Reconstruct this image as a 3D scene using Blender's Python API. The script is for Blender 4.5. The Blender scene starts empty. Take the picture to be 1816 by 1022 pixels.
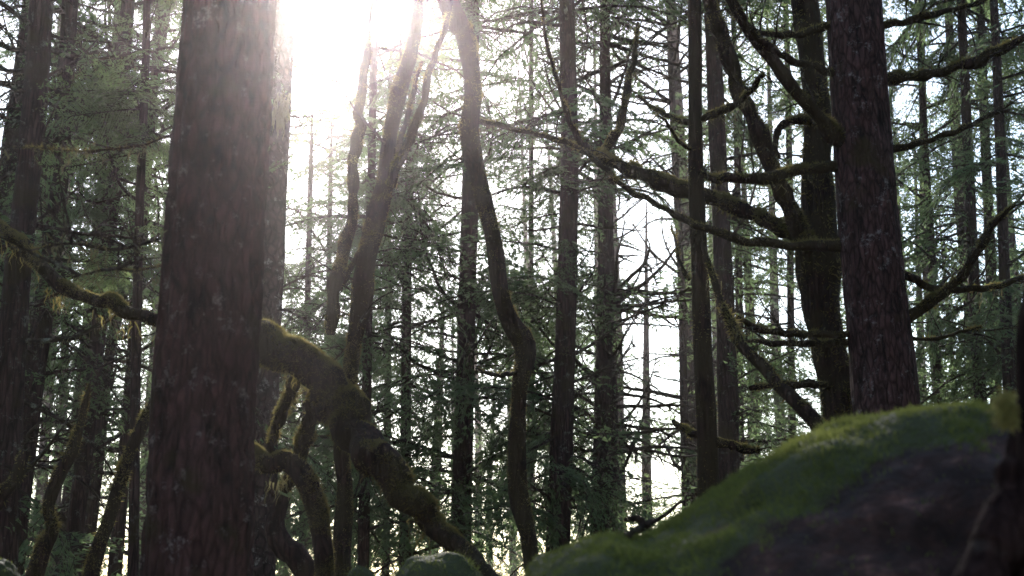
import bpy, math
import numpy as np
from mathutils import Vector

SC = bpy.context.scene
COL = SC.collection
R = math.radians

# ------------------------------------------------------------------ camera, light, exposure
FPX = 2522.0                       # focal length in pixels of the 1816 px wide photograph (50 mm lens)
PITCH = R(14.0)
CAM = np.array([0.0, 0.0, 1.45])
cam_d = bpy.data.cameras.new('camera')
cam_d.lens = 50.0
cam_d.sensor_width = 36.0
cam_d.clip_start = 0.05
cam_d.clip_end = 2000.0
cam_d.dof.use_dof = True
cam_d.dof.focus_distance = 13.5
cam_d.dof.aperture_fstop = 3.2
cam_o = bpy.data.objects.new('camera', cam_d)
COL.objects.link(cam_o)
cam_o.location = CAM
cam_o.rotation_euler = (math.pi / 2 + PITCH, 0, 0)
SC.camera = cam_o

SUN_EL, SUN_AZ = R(26.6), R(-6.6)  # azimuth from +Y towards +X
world = bpy.data.worlds.new('World')
SC.world = world
world.use_nodes = True
wn = world.node_tree
sky = wn.nodes.new('ShaderNodeTexSky')
sky.sky_type = 'NISHITA'
sky.sun_disc = False
sky.sun_elevation = SUN_EL
sky.sun_rotation = SUN_AZ
sky.air_density = 1.25
sky.dust_density = 0.4
sky.ozone_density = 1.0
wn.nodes['Background'].inputs['Strength'].default_value = 0.15
wn.links.new(sky.outputs[0], wn.nodes['Background'].inputs['Color'])

sun_d = bpy.data.lights.new('sun', 'SUN')
sun_d.energy = 5.0
sun_d.angle = R(0.55)
sun_d.color = (1.0, 0.94, 0.88)
sun_o = bpy.data.objects.new('sun', sun_d)
COL.objects.link(sun_o)
sdir = Vector((math.sin(SUN_AZ) * math.cos(SUN_EL), math.cos(SUN_AZ) * math.cos(SUN_EL), math.sin(SUN_EL)))
sun_o.rotation_euler = sdir.to_track_quat('Z', 'Y').to_euler()
sun_o.location = (0, 0, 60)

SC.view_settings.view_transform = 'Standard'
SC.view_settings.look = 'None'
SC.view_settings.gamma = 1.0
SC.view_settings.exposure = 1.22
SC.view_settings.use_curve_mapping = False
SC.render.engine = 'CYCLES'
cy = SC.cycles
cy.max_bounces = 5
cy.diffuse_bounces = 3
cy.glossy_bounces = 1
cy.transmission_bounces = 3
cy.transparent_max_bounces = 4
cy.volume_bounces = 0
cy.use_denoising = True
cy.caustics_reflective = False
cy.caustics_refractive = False

# ------------------------------------------------------------------ helpers
rng = np.random.default_rng(11)
FWD = np.array([0, math.cos(PITCH), math.sin(PITCH)])
UPV = np.array([0, -math.sin(PITCH), math.cos(PITCH)])
_T = np.random.default_rng(3).random((64, 64, 64)).astype(np.float32)


def vnoise(p):
    p = np.asarray(p, dtype=np.float64)
    i = np.floor(p).astype(np.int64)
    f = p - i
    f = f * f * (3 - 2 * f)
    i0 = i & 63
    i1 = (i + 1) & 63
    out = 0
    for a in (0, 1):
        xa = i1[:, 0] if a else i0[:, 0]
        wa = f[:, 0] if a else 1 - f[:, 0]
        for b in (0, 1):
            yb = i1[:, 1] if b else i0[:, 1]
            wb = f[:, 1] if b else 1 - f[:, 1]
            for c in (0, 1):
                zc = i1[:, 2] if c else i0[:, 2]
                wc = f[:, 2] if c else 1 - f[:, 2]
                out = out + _T[xa, yb, zc] * wa * wb * wc
    return out * 2 - 1


def fbm(p, o=4):
    p = np.asarray(p, dtype=np.float64)
    s, a, t = 0, 1.0, 0
    for k in range(o):
        s = s + a * vnoise(p * (2.03 ** k) + 17.3 * k)
        t += a
        a *= 0.5
    return s / t


def P(px, py, Y):
    """the point seen near (px, py) that stands Y metres down the forest"""
    d = FWD * FPX + np.array([1.0, 0, 0]) * (px - 908) + UPV * (511 - py)
    return CAM + d * (Y / d[1])


def proj(p):
    q = np.atleast_2d(p) - CAM
    zc = q @ FWD
    return 908 + FPX * q[:, 0] / zc, 511 - FPX * (q @ UPV) / zc


def depth(p):
    return float((np.asarray(p) - CAM) @ FWD)


def gz(x, y):
    p = np.stack([np.atleast_1d(x) * 0.16, np.atleast_1d(y) * 0.16, np.zeros(np.size(x))], 1)
    far = np.maximum(np.hypot(np.atleast_1d(x), np.atleast_1d(y)) - 6, 0)
    return 0.35 * fbm(p, 3) - 0.02 * np.minimum(far, 120)


def gz1(x, y):
    return float(gz(np.array([x]), np.array([y]))[0])


def smooth_path(pts, n):
    """Catmull-Rom through rows of any width, n rows out"""
    p = np.asarray(pts, dtype=float)
    if len(p) == 2:
        t = np.linspace(0, 1, n)[:, None]
        return p[0] * (1 - t) + p[1] * t
    q = np.vstack([2 * p[0] - p[1], p, 2 * p[-1] - p[-2]])
    seg = np.linalg.norm(np.diff(p[:, :3], axis=0), axis=1) + 1e-6
    cum = np.concatenate([[0], np.cumsum(seg)])
    u = np.linspace(0, cum[-1], n)
    k = np.clip(np.searchsorted(cum, u, side='right') - 1, 0, len(p) - 2)
    t = ((u - cum[k]) / seg[k])[:, None]
    a, b, c, d = q[k], q[k + 1], q[k + 2], q[k + 3]
    return 0.5 * (2 * b + (c - a) * t + (2 * a - 5 * b + 4 * c - d) * t ** 2 + (3 * b - a - 3 * c + d) * t ** 3)


def tube(path, rad, nseg, cap=True):
    """verts, faces, outward normals of a tapered tube along a path"""
    path = np.asarray(path, float)
    n = len(path)
    tan = np.gradient(path, axis=0)
    tan /= np.linalg.norm(tan, axis=1)[:, None] + 1e-9
    ref = np.array([1.0, 0, 0]) if abs(tan[0][0]) < 0.9 else np.array([0, 0, 1.0])
    u = np.cross(tan[0], ref)
    u /= np.linalg.norm(u)
    U = np.zeros_like(path)
    for i in range(n):
        u = u - tan[i] * (u @ tan[i])
        u /= np.linalg.norm(u) + 1e-9
        U[i] = u
    W = np.cross(tan, U)
    th = np.arange(nseg) * 2 * math.pi / nseg
    nrm = U[:, None, :] * np.cos(th)[None, :, None] + W[:, None, :] * np.sin(th)[None, :, None]
    v = path[:, None, :] + nrm * np.asarray(rad)[:, None, None]
    i = np.arange(n - 1)[:, None] * nseg
    j = np.arange(nseg)[None, :]
    j2 = (j + 1) % nseg
    f = np.stack([i + j, i + j2, i + nseg + j2, i + nseg + j], -1).reshape(-1, 4)
    return v.reshape(-1, 3), f, nrm.reshape(-1, 3)


def mesh_np(name, v, quads=None, tris=None, mats=(), midx=None, smooth=True):
    me = bpy.data.meshes.new(name)
    nq = 0 if quads is None else len(quads)
    nt = 0 if tris is None else len(tris)
    me.vertices.add(len(v))
    me.vertices.foreach_set('co', np.ascontiguousarray(v, dtype=np.float32).ravel())
    loops = []
    if nq:
        loops.append(np.asarray(quads).ravel())
    if nt:
        loops.append(np.asarray(tris).ravel())
    loops = np.concatenate(loops).astype(np.int32)
    me.loops.add(len(loops))
    me.loops.foreach_set('vertex_index', loops)
    st = np.concatenate([np.arange(nq) * 4, nq * 4 + np.arange(nt) * 3]).astype(np.int32)
    me.polygons.add(nq + nt)
    me.polygons.foreach_set('loop_start', st)
    for m in mats:
        me.materials.append(m)
    if midx is not None:
        me.polygons.foreach_set('material_index', np.asarray(midx, dtype=np.int32))
    me.polygons.foreach_set('use_smooth', np.full(nq + nt, smooth))
    me.update(calc_edges=True)
    return me


def link(name, me, parent=None, base=None, loc=None):
    o = bpy.data.objects.new(name, me)
    COL.objects.link(o)
    if parent is not None:
        o.parent = parent
    if loc is not None:
        o.location = loc
    return o


def thing(name, label, cat, loc, group=None):
    o = bpy.data.objects.new(name, None)
    COL.objects.link(o)
    o.location = loc
    o.empty_display_size = 0.3
    o['label'] = label
    o['category'] = cat
    if group:
        o['group'] = group
    return o


# ------------------------------------------------------------------ materials
def nodes(name):
    m = bpy.data.materials.new(name)
    m.use_nodes = True
    nt = m.node_tree
    return m, nt, nt.nodes['Principled BSDF'], nt.links


def N(nt, t, **kw):
    n = nt.nodes.new('ShaderNode' + t)
    for k, v in kw.items():
        if k in n.inputs:
            n.inputs[k].default_value = v
        else:
            setattr(n, k, v)
    return n


def ramp(nt, stops):
    n = nt.nodes.new('ShaderNodeValToRGB')
    el = n.color_ramp.elements
    while len(el) < len(stops):
        el.new(0.5)
    for e, (p, c) in zip(el, stops):
        e.position = p
        e.color = (*c, 1) if len(c) == 3 else c
    return n


def bark_material(name, dark, light, lichen, lich_amt, moss_amt, zs=2.2, xs=16.0, plates=0.8, spec=0.12):
    m, nt, b, L = nodes(name)
    tc = N(nt, 'TexCoord')
    mp = N(nt, 'Mapping')
    mp.inputs['Scale'].default_value = (xs, xs, zs)
    L.new(tc.outputs['Object'], mp.inputs['Vector'])
    n1 = N(nt, 'TexNoise', Scale=1.0, Detail=6.0, Roughness=0.62, Distortion=0.6)
    L.new(mp.outputs[0], n1.inputs['Vector'])
    r1 = ramp(nt, [(0.34, dark), (0.66, light)])
    L.new(n1.outputs[0], r1.inputs[0])
    # furrows between long bark plates
    mpv = N(nt, 'Mapping')
    mpv.inputs['Scale'].default_value = (xs * 1.5, xs * 1.5, zs * 1.5)
    wob = N(nt, 'Mix', data_type='RGBA', blend_type='ADD')
    wob.inputs[0].default_value = 0.04
    L.new(tc.outputs['Object'], wob.inputs[6])
    L.new(n1.outputs[1], wob.inputs[7])
    L.new(wob.outputs[2], mpv.inputs['Vector'])
    vo = N(nt, 'TexVoronoi', Scale=1.0, feature='DISTANCE_TO_EDGE')
    L.new(mpv.outputs[0], vo.inputs['Vector'])
    rv = ramp(nt, [(0.02, (0.22, 0.2, 0.2)), (0.2, (1, 1, 1))])
    L.new(vo.outputs['Distance'], rv.inputs[0])
    mxv = N(nt, 'Mix', data_type='RGBA', blend_type='MULTIPLY')
    mxv.inputs[0].default_value = plates
    L.new(r1.outputs[0], mxv.inputs[6])
    L.new(rv.outputs[0], mxv.inputs[7])
    # red-brown and grey drift along the stem
    n4 = N(nt, 'TexNoise', Scale=2.3, Detail=3.0)
    L.new(tc.outputs['Object'], n4.inputs['Vector'])
    mx0 = N(nt, 'Mix', data_type='RGBA', blend_type='MULTIPLY')
    mx0.inputs[0].default_value = 0.8
    r4 = ramp(nt, [(0.35, (0.75, 0.62, 0.58)), (0.65, (1.05, 1.05, 1.08))])
    L.new(n4.outputs[0], r4.inputs[0])
    L.new(mxv.outputs[2], mx0.inputs[6])
    L.new(r4.outputs[0], mx0.inputs[7])
    # lichen patches
    n2 = N(nt, 'TexNoise', Scale=8.5, Detail=7.0, Roughness=0.8)
    L.new(tc.outputs['Object'], n2.inputs['Vector'])
    r2 = ramp(nt, [(0.60 - lich_amt, (0, 0, 0)), (0.68 - lich_amt * 0.6, (1, 1, 1))])
    L.new(n2.outputs[0], r2.inputs[0])
    mx1 = N(nt, 'Mix', data_type='RGBA')
    L.new(r2.outputs[0], mx1.inputs[0])
    L.new(mx0.outputs[2], mx1.inputs[6])
    mx1.inputs[7].default_value = (*lichen, 1)
    # moss film
    n3 = N(nt, 'TexNoise', Scale=3.1, Detail=4.0)
    L.new(tc.outputs['Object'], n3.inputs['Vector'])
    r3 = ramp(nt, [(0.62 - moss_amt * 0.4, (0, 0, 0)), (0.74 - moss_amt * 0.4, (1, 1, 1))])
    L.new(n3.outputs[0], r3.inputs[0])
    mx2 = N(nt, 'Mix', data_type='RGBA')
    L.new(r3.outputs[0], mx2.inputs[0])
    L.new(mx1.outputs[2], mx2.inputs[6])
    mx2.inputs[7].default_value = (0.03, 0.021, 0.01, 1)
    L.new(mx2.outputs[2], b.inputs['Base Color'])
    b.inputs['Roughness'].default_value = 0.9
    b.inputs['Specular IOR Level'].default_value = spec
    bp = N(nt, 'Bump', Strength=0.9, Distance=0.02)
    hh = N(nt, 'Math', operation='MULTIPLY_ADD')
    hh.inputs[1].default_value = plates * 0.6
    L.new(rv.outputs[0], hh.inputs[0])
    L.new(n1.outputs[0], hh.inputs[2])
    L.new(hh.outputs[0], bp.inputs['Height'])
    L.new(bp.outputs[0], b.inputs['Normal'])
    return m


M_BARK_NEAR = bark_material('bark_near', (0.02, 0.011, 0.0105), (0.092, 0.044, 0.04), (0.14, 0.108, 0.104), 0.035, 0.08, 4.6, 13.0, 0.55)
M_BARK_RIGHT = bark_material('bark_scaly', (0.018, 0.0105, 0.0105), (0.105, 0.056, 0.055), (0.17, 0.15, 0.155), 0.03, 0.05, 5.0, 18.0)
M_BARK = bark_material('bark_fir', (0.019, 0.0105, 0.0095), (0.078, 0.046, 0.042), (0.13, 0.13, 0.115), 0.04, 0.25)
M_BARK_PALE = bark_material('bark_pale', (0.02, 0.013, 0.012), (0.075, 0.05, 0.047), (0.22, 0.21, 0.2), 0.04, 0.1, 6.0, 9.0)
M_BARK_MOSS = bark_material('bark_mossy', (0.016, 0.0085, 0.0065), (0.05, 0.028, 0.021), (0.1, 0.1, 0.07), 0.0, 0.55)
M_BARK_DARK = bark_material('bark_dark', (0.012, 0.007, 0.007), (0.04, 0.023, 0.021), (0.05, 0.04, 0.036), 0.0, 0.0, 4.0, 20.0, 0.5, 0.02)
M_TWIG = bark_material('bark_twig', (0.03, 0.021, 0.017), (0.08, 0.056, 0.046), (0.16, 0.17, 0.13), 0.06, 0.3)


def leaf_material(name, c1, c2, trans, tw, spec=0.25):
    m, nt, b, L = nodes(name)
    g = N(nt, 'NewGeometry')
    tc = N(nt, 'TexCoord')
    n = N(nt, 'TexNoise', Scale=1.3, Detail=2.0)
    L.new(tc.outputs['Object'], n.inputs['Vector'])
    ad = N(nt, 'Math', operation='ADD')
    mu = N(nt, 'Math', operation='MULTIPLY')
    mu.inputs[1].default_value = 0.5
    L.new(g.outputs['Random Per Island'], mu.inputs[0])
    sb = N(nt, 'Math', operation='SUBTRACT')
    sb.inputs[1].default_value = 0.25
    L.new(n.outputs[0], sb.inputs[0])
    L.new(mu.outputs[0], ad.inputs[0])
    L.new(sb.outputs[0], ad.inputs[1])
    r = ramp(nt, [(0.15, c1), (0.85, c2)])
    L.new(ad.outputs[0], r.inputs[0])
    L.new(r.outputs[0], b.inputs['Base Color'])
    b.inputs['Roughness'].default_value = 0.7
    b.inputs['Specular IOR Level'].default_value = spec
    t = N(nt, 'BsdfTranslucent')
    t.inputs['Color'].default_value = (*trans, 1)
    mx = N(nt, 'MixShader')
    mx.inputs[0].default_value = tw
    L.new(b.outputs[0], mx.inputs[1])
    L.new(t.outputs[0], mx.inputs[2])
    L.new(mx.outputs[0], nt.nodes['Material Output'].inputs['Surface'])
    return m


M_NEEDLE = leaf_material('fir_needles', (0.023, 0.038, 0.02), (0.075, 0.106, 0.052), (0.18, 0.26, 0.115), 0.44)
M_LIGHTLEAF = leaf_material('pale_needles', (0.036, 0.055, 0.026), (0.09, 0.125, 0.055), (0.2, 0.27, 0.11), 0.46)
M_MOSS = leaf_material('moss_tufts', (0.015, 0.0085, 0.0042), (0.042, 0.028, 0.011), (0.4, 0.34, 0.12), 0.42, 0.05)
M_ROCKMOSS = leaf_material('boulder_moss', (0.048, 0.058, 0.015), (0.145, 0.165, 0.042), (0.24, 0.27, 0.075), 0.36, 0.05)
M_LICHEN = leaf_material('hanging_lichen', (0.055, 0.05, 0.026), (0.11, 0.1, 0.052), (0.2, 0.18, 0.085), 0.38)

M_YELLOW = leaf_material('yellow_moss', (0.22, 0.19, 0.06), (0.4, 0.35, 0.13), (0.3, 0.26, 0.1), 0.3, 0.05)


def ground_material():
    m, nt, b, L = nodes('forest_floor')
    tc = N(nt, 'TexCoord')
    n = N(nt, 'TexNoise', Scale=0.9, Detail=8.0, Roughness=0.7)
    L.new(tc.outputs['Object'], n.inputs['Vector'])
    r = ramp(nt, [(0.35, (0.035, 0.024, 0.016)), (0.5, (0.06, 0.045, 0.025)), (0.62, (0.05, 0.065, 0.02))])
    L.new(n.outputs[0], r.inputs[0])
    L.new(r.outputs[0], b.inputs['Base Color'])
    b.inputs['Roughness'].default_value = 0.95
    bp = N(nt, 'Bump', Strength=0.8, Distance=0.08)
    n2 = N(nt, 'TexNoise', Scale=14.0, Detail=6.0)
    L.new(tc.outputs['Object'], n2.inputs['Vector'])
    L.new(n2.outputs[0], bp.inputs['Height'])
    L.new(bp.outputs[0], b.inputs['Normal'])
    return m


def rock_material():
    m, nt, b, L = nodes('boulder_rock')
    tc = N(nt, 'TexCoord')
    n = N(nt, 'TexNoise', Scale=7.5, Detail=9.0, Roughness=0.72)
    L.new(tc.outputs['Object'], n.inputs['Vector'])
    r = ramp(nt, [(0.44, (0.014, 0.0052, 0.0036)), (0.57, (0.036, 0.0145, 0.0105)), (0.74, (0.19, 0.085, 0.066))])
    L.new(n.outputs[0], r.inputs[0])
    v = N(nt, 'TexNoise', Scale=5.0, Detail=6.0, Roughness=0.7)
    L.new(tc.outputs['Object'], v.inputs['Vector'])
    # moss film over the crest, ragged by noise
    g = N(nt, 'Attribute')
    g.attribute_name = 'moss_cover'
    ad = N(nt, 'Math', operation='MULTIPLY_ADD')
    ad.inputs[1].default_value = 0.8
    L.new(v.outputs[0], ad.inputs[0])
    L.new(g.outputs['Fac'], ad.inputs[2])
    rm = ramp(nt, [(0.82, (0, 0, 0)), (1.0, (1, 1, 1))])
    L.new(ad.outputs[0], rm.inputs[0])
    mx = N(nt, 'Mix', data_type='RGBA')
    L.new(rm.outputs[0], mx.inputs[0])
    L.new(r.outputs[0], mx.inputs[6])
    mx.inputs[7].default_value = (0.036, 0.038, 0.012, 1)
    L.new(mx.outputs[2], b.inputs['Base Color'])
    b.inputs['Roughness'].default_value = 0.85
    b.inputs['Specular IOR Level'].default_value = 0.25
    bp = N(nt, 'Bump', Strength=0.7, Distance=0.03)
    n2 = N(nt, 'TexNoise', Scale=22.0, Detail=6.0)
    L.new(tc.outputs['Object'], n2.inputs['Vector'])
    L.new(n2.outputs[0], bp.inputs['Height'])
    L.new(bp.outputs[0], b.inputs['Normal'])
    return m


M_GROUND = ground_material()
M_ROCK = rock_material()

# ------------------------------------------------------------------ ground
def build_ground():
    t = np.linspace(-1, 1, 141)
    a = np.sign(t) * (np.abs(t) ** 2.4) * 230
    X, Yy = np.meshgrid(a, a + 20)
    v = np.stack([X.ravel(), Yy.ravel(), gz(X.ravel(), Yy.ravel())], 1)
    n = 141
    i = np.arange(n - 1)[:, None] * n + np.arange(n - 1)[None, :]
    q = np.stack([i, i + 1, i + n + 1, i + n], -1).reshape(-1, 4)
    o = link('ground', mesh_np('ground', v, quads=q, mats=[M_GROUND]))
    o['kind'] = 'structure'


build_ground()

# ------------------------------------------------------------------ moss, lichen and foliage builders
def blades(pos, nrm, length, width, droop=0.25, wild=0.7):
    """one thin triangle per point, leaning out along the normal"""
    n = len(pos)
    d = nrm + wild * rng.normal(size=(n, 3))
    d[:, 2] -= droop
    d /= np.linalg.norm(d, axis=1)[:, None] + 1e-9
    s = np.cross(d, rng.normal(size=(n, 3)))
    s /= np.linalg.norm(s, axis=1)[:, None] + 1e-9
    ln = length * rng.uniform(0.4, 1.3, (n, 1))
    w = width * rng.uniform(0.6, 1.3, (n, 1))
    base = pos - nrm * 0.004
    v = np.stack([base - s * w, base + s * w, base + d * ln], 1).reshape(-1, 3)
    return v, np.arange(3 * n).reshape(-1, 3)


def surf_sample(v, q, n, weight=None):
    a, b, c, d = v[q[:, 0]], v[q[:, 1]], v[q[:, 2]], v[q[:, 3]]
    nr = np.cross(c - a, d - b)
    ar = np.linalg.norm(nr, axis=1)
    nr = nr / (ar[:, None] + 1e-12)
    w = ar if weight is None else ar * weight(0.25 * (a + b + c + d), nr)
    k = rng.choice(len(q), n, p=w / w.sum())
    s, t = rng.random((n, 1)), rng.random((n, 1))
    p = (a[k] * (1 - s) + b[k] * s) * (1 - t) + (d[k] * (1 - s) + c[k] * s) * t
    return p, nr[k]


def moss_mesh(name, v, q, n, length, width, up=0.6, mat=None):
    def wt(c, nr):
        clump = np.clip(fbm(c * 6, 3) * 2.6 + 0.6, 0.02, 1.8)
        return np.clip(nr[:, 2] + up, 0.045, 2) * clump
    # normals must look outward
    p, nr = surf_sample(v, q, n, wt)
    lm = length * np.clip(1 + 1.6 * fbm(p * 8, 3), 0.3, 2.6)[:, None]
    bv, bt = blades(p, nr, lm, width)
    return mesh_np(name, bv, tris=bt, mats=[mat or M_MOSS], smooth=False)


def lichen_strands(pos, nmax, lmin, lmax, w=0.006):
    """ragged strands hanging from the points"""
    V, Q = [], []
    k = 0
    for p in pos:
        for _ in range(rng.integers(2, nmax)):
            L = rng.uniform(lmin, lmax)
            a = p + rng.normal(size=3) * 0.03
            pts = [a]
            m = 4
            for j in range(m):
                pts.append(pts[-1] + np.array([rng.normal() * 0.012, rng.normal() * 0.012, -L / m]))
            s = rng.normal(size=3)
            s[2] = 0
            s /= np.linalg.norm(s) + 1e-9
            for j, pt in enumerate(pts):
                ww = w * (1 - j / (m + 0.6)) * rng.uniform(0.6, 1.6)
                V += [pt - s * ww, pt + s * ww]
            for j in range(m):
                Q.append([k + 2 * j, k + 2 * j + 1, k + 2 * j + 3, k + 2 * j + 2])
            k += 2 * (m + 1)
    return np.array(V), np.array(Q)


def bough_template(seed, twigs, sprays, leaf_l, leaf_w, droop, bare=0.12, round_twigs=False):
    """unit-length conifer bough along +X: verts, wood quads, needle triangles"""
    g = np.random.default_rng(seed)
    V, Q = [], []
    cnt = 0

    def axis(t):
        return np.array([t, 0.05 * math.sin(t * 3 + seed), 0.10 * math.sin(t * 2.2) - droop * t * t])
    na = 9 if round_twigs else 5
    ax = np.array([axis(t) for t in np.linspace(0, 1, na)])
    v, f, _ = tube(ax, np.linspace(0.011, 0.002, na), 3)
    V.append(v); Q.append(f); cnt += len(v)
    lp, ld, ll, lw = [], [], [], []
    for k in range(twigs):
        t = bare + (1 - bare) * (k + g.random()) / twigs
        a = axis(t)
        side = 1 if k % 2 else -1
        tl = (0.36 * (1 - t) ** 0.75 + 0.07) * g.uniform(0.55, 1.25) * min(1, 0.45 + t * 2.2)
        an = R(g.uniform(38, 72)) * side
        d = np.array([math.cos(an), math.sin(an), g.uniform(-0.25, 0.12)])
        e = a + d * tl + np.array([0, 0, -droop * 0.7 * tl])
        mid = a + d * tl * 0.5
        if round_twigs:
            v, f, _ = tube(np.array([a, mid, e]), [0.0035, 0.0025, 0.001], 3)
        else:
            sw = np.array([-d[1], d[0], 0.5]) * 0.0022
            v, f = np.array([a - sw, a + sw, e + sw * 0.4, e - sw * 0.4]), np.array([[0, 1, 2, 3]])
        V.append(v); Q.append(f + cnt); cnt += len(v)
        ns = max(3, int(sprays * tl / 0.3))
        for j in range(ns):
            s = (j + g.random()) / ns
            pnt = (a * (1 - s) ** 2 + 2 * mid * s * (1 - s) + e * s * s)
            for sd in (-1, 1):
                if g.random() < 0.12:
                    continue
                aa = an + sd * R(g.uniform(25, 65))
                dd = np.array([math.cos(aa), math.sin(aa), g.uniform(-0.55, 0.2)])
                lp.append(pnt); ld.append(dd / np.linalg.norm(dd))
                ll.append(leaf_l * g.uniform(0.5, 1.4) * (1.15 - 0.5 * s)); lw.append(leaf_w * g.uniform(0.6, 1.4))
    lp, ld = np.array(lp), np.array(ld)
    ll, lw = np.array(ll)[:, None], np.array(lw)[:, None]
    up = np.array([0, 0, 1.0]) + 0.55 * g.normal(size=lp.shape)
    s = np.cross(ld, up)
    s /= np.linalg.norm(s, axis=1)[:, None] + 1e-9
    m = lp + ld * ll * 0.12
    e = lp + ld * ll
    e[:, 2] -= 0.12 * ll[:, 0]
    lv = np.stack([m + s * lw * 1.15, e, m - s * lw * 1.15], 1).reshape(-1, 3)
    n = len(lp)
    V.append(lv)
    return np.concatenate(V), np.concatenate(Q), np.arange(3 * n).reshape(-1, 3) + cnt


LOD = {
    'near': [bough_template(100 + i, 44, 12, 0.055, 0.0085, 0.22 + 0.08 * i, round_twigs=True) for i in range(4)],
    'mid': [bough_template(200 + i, 40, 12, 0.052, 0.0078, 0.18 + 0.09 * i) for i in range(5)],
    'far': [bough_template(300 + i, 26, 5.5, 0.08, 0.0125, 0.16 + 0.1 * i) for i in range(4)],
}


LOD['coarse'] = [bough_template(400 + i, 8, 2.4, 0.3, 0.085, 0.2 + 0.1 * i) for i in range(3)]


def dead_template(seed, subs, moss):
    """bare crooked dead branch along +X with side twigs"""
    g = np.random.default_rng(seed)
    V, Q, MI = [], [], []
    cnt = 0
    n = 12
    pts = [np.zeros(3)]
    d = np.array([1.0, 0, g.uniform(-0.1, 0.3)])
    sag = g.uniform(-0.10, 0.13)
    for i in range(n):
        d = d + np.array([0, g.normal() * 0.12, sag + g.normal() * 0.09])
        d /= np.linalg.norm(d)
        pts.append(pts[-1] + d / n)
    pts = np.array(pts)
    v, f, _ = tube(pts, np.linspace(0.019, 0.004, n + 1), 5)
    V.append(v); Q.append(f); MI.append(np.zeros(len(f), int)); cnt += len(v)
    for k in range(subs):
        i = g.integers(2, n)
        a = pts[i]
        L = g.uniform(0.08, 0.34) * (1 - 0.4 * i / n)
        sd = 1 if g.random() < 0.5 else -1
        dd = np.array([g.uniform(0.3, 0.9), sd * g.uniform(0.3, 0.9), g.uniform(-0.6, 0.35)])
        dd /= np.linalg.norm(dd)
        q = [a]
        for j in range(4):
            dd = dd + g.normal(size=3) * 0.16
            dd /= np.linalg.norm(dd)
            q.append(q[-1] + dd * L / 4)
        v, f, _ = tube(np.array(q), np.linspace(0.0085, 0.0025, 5), 3)
        V.append(v); Q.append(f + cnt); MI.append(np.zeros(len(f), int)); cnt += len(v)
        pts2 = np.array(q)
        pp = pts2[1:]
        if moss:
            lv, lq = strands_unit(pp, g, moss)
            V.append(lv); Q.append(lq + cnt); MI.append(np.ones(len(lq), int)); cnt += len(lv)
    if moss:
        lv, lq = strands_unit(pts[2:], g, moss + 1)
        V.append(lv); Q.append(lq + cnt); MI.append(np.ones(len(lq), int)); cnt += len(lv)
    return mesh_np('dead_branch', np.concatenate(V), quads=np.concatenate(Q), mats=[M_TWIG, M_LICHEN],
                   midx=np.concatenate(MI))


def strands_unit(pts, g, m):
    V, Q = [], []
    k = 0
    for p in pts:
        for _ in range(g.integers(0, m + 1)):
            L = g.uniform(0.012, 0.05)
            s = g.normal(size=3); s[2] = 0
            s /= np.linalg.norm(s) + 1e-9
            a = p + g.normal(size=3) * 0.006
            e = a + np.array([g.normal() * 0.008, g.normal() * 0.008, -L])
            w = g.uniform(0.0015, 0.0045)
            V += [a - s * w, a + s * w, e + s * w * 0.3, e - s * w * 0.3]
            Q.append([k, k + 1, k + 2, k + 3]); k += 4
    if not V:
        return np.zeros((0, 3)), np.zeros((0, 4), int)
    return np.array(V), np.array(Q)


DEAD = [dead_template(40 + i, 9, 0) for i in range(4)]
DEADM = [dead_template(60 + i, 8, 3) for i in range(4)]

# where the photograph shows open sky between the crowns: boughs thin out there
GAPS = [  # px, py, rx, ry, chance that a bough is missing
    (625, -80, 130, 200, 1.0), (565, 240, 50, 90, .75), (570, 110, 65, 80, .9),
    (1150, 420, 70, 110, .85), (1150, 620, 80, 170, .92), (1160, 830, 60, 70, .6),
    (1600, 150, 60, 90, .6), (1075, 190, 45, 90, .7), (905, 110, 60, 60, .6),
    (1680, 570, 60, 70, .6), (1740, 300, 60, 70, .45), (1390, 560, 60, 60, .5),
    (850, 870, 60, 60, .5), (720, 890, 70, 60, .6), (270, 930, 60, 90, .6), (150, 400, 60, 60, .5),
    (1150, 170, 60, 60, .5), (690, 420, 30, 40, .4), (1330, 120, 50, 60, .4), (560, 880, 60, 90, .5),
]


def keep(p):
    x, y = proj(p)
    pr = 0.0
    for gx, gy, rx, ry, c in GAPS:
        if ((x[0] - gx) / rx) ** 2 + ((y[0] - gy) / ry) ** 2 < 1:
            pr = max(pr, c)
    return rng.random() >= pr


def rotz(a):
    c, s = math.cos(a), math.sin(a)
    return np.array([[c, -s, 0], [s, c, 0], [0, 0, 1]])


def roty(a):
    c, s = math.cos(a), math.sin(a)
    return np.array([[c, 0, s], [0, 1, 0], [-s, 0, c]])


def rotx(a):
    c, s = math.cos(a), math.sin(a)
    return np.array([[1, 0, 0], [0, c, -s], [0, s, c]])


def foliage(name, V, Q, T, mats, freq=0.75, thin=-0.06, off=0.0):
    Q, T, V = np.concatenate(Q), np.concatenate(T), np.concatenate(V)
    # needles grow in clumps: thin them out where a slow noise runs low
    cen = V[T[:, 0]] + off
    T = T[fbm(cen * freq, 2) + 0.22 * rng.normal(size=len(T)) > thin]
    return mesh_np(name, V, quads=Q, tris=T, mats=mats,
                   midx=np.concatenate([np.ones(len(Q), int), np.zeros(len(T), int)]), smooth=False)


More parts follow.
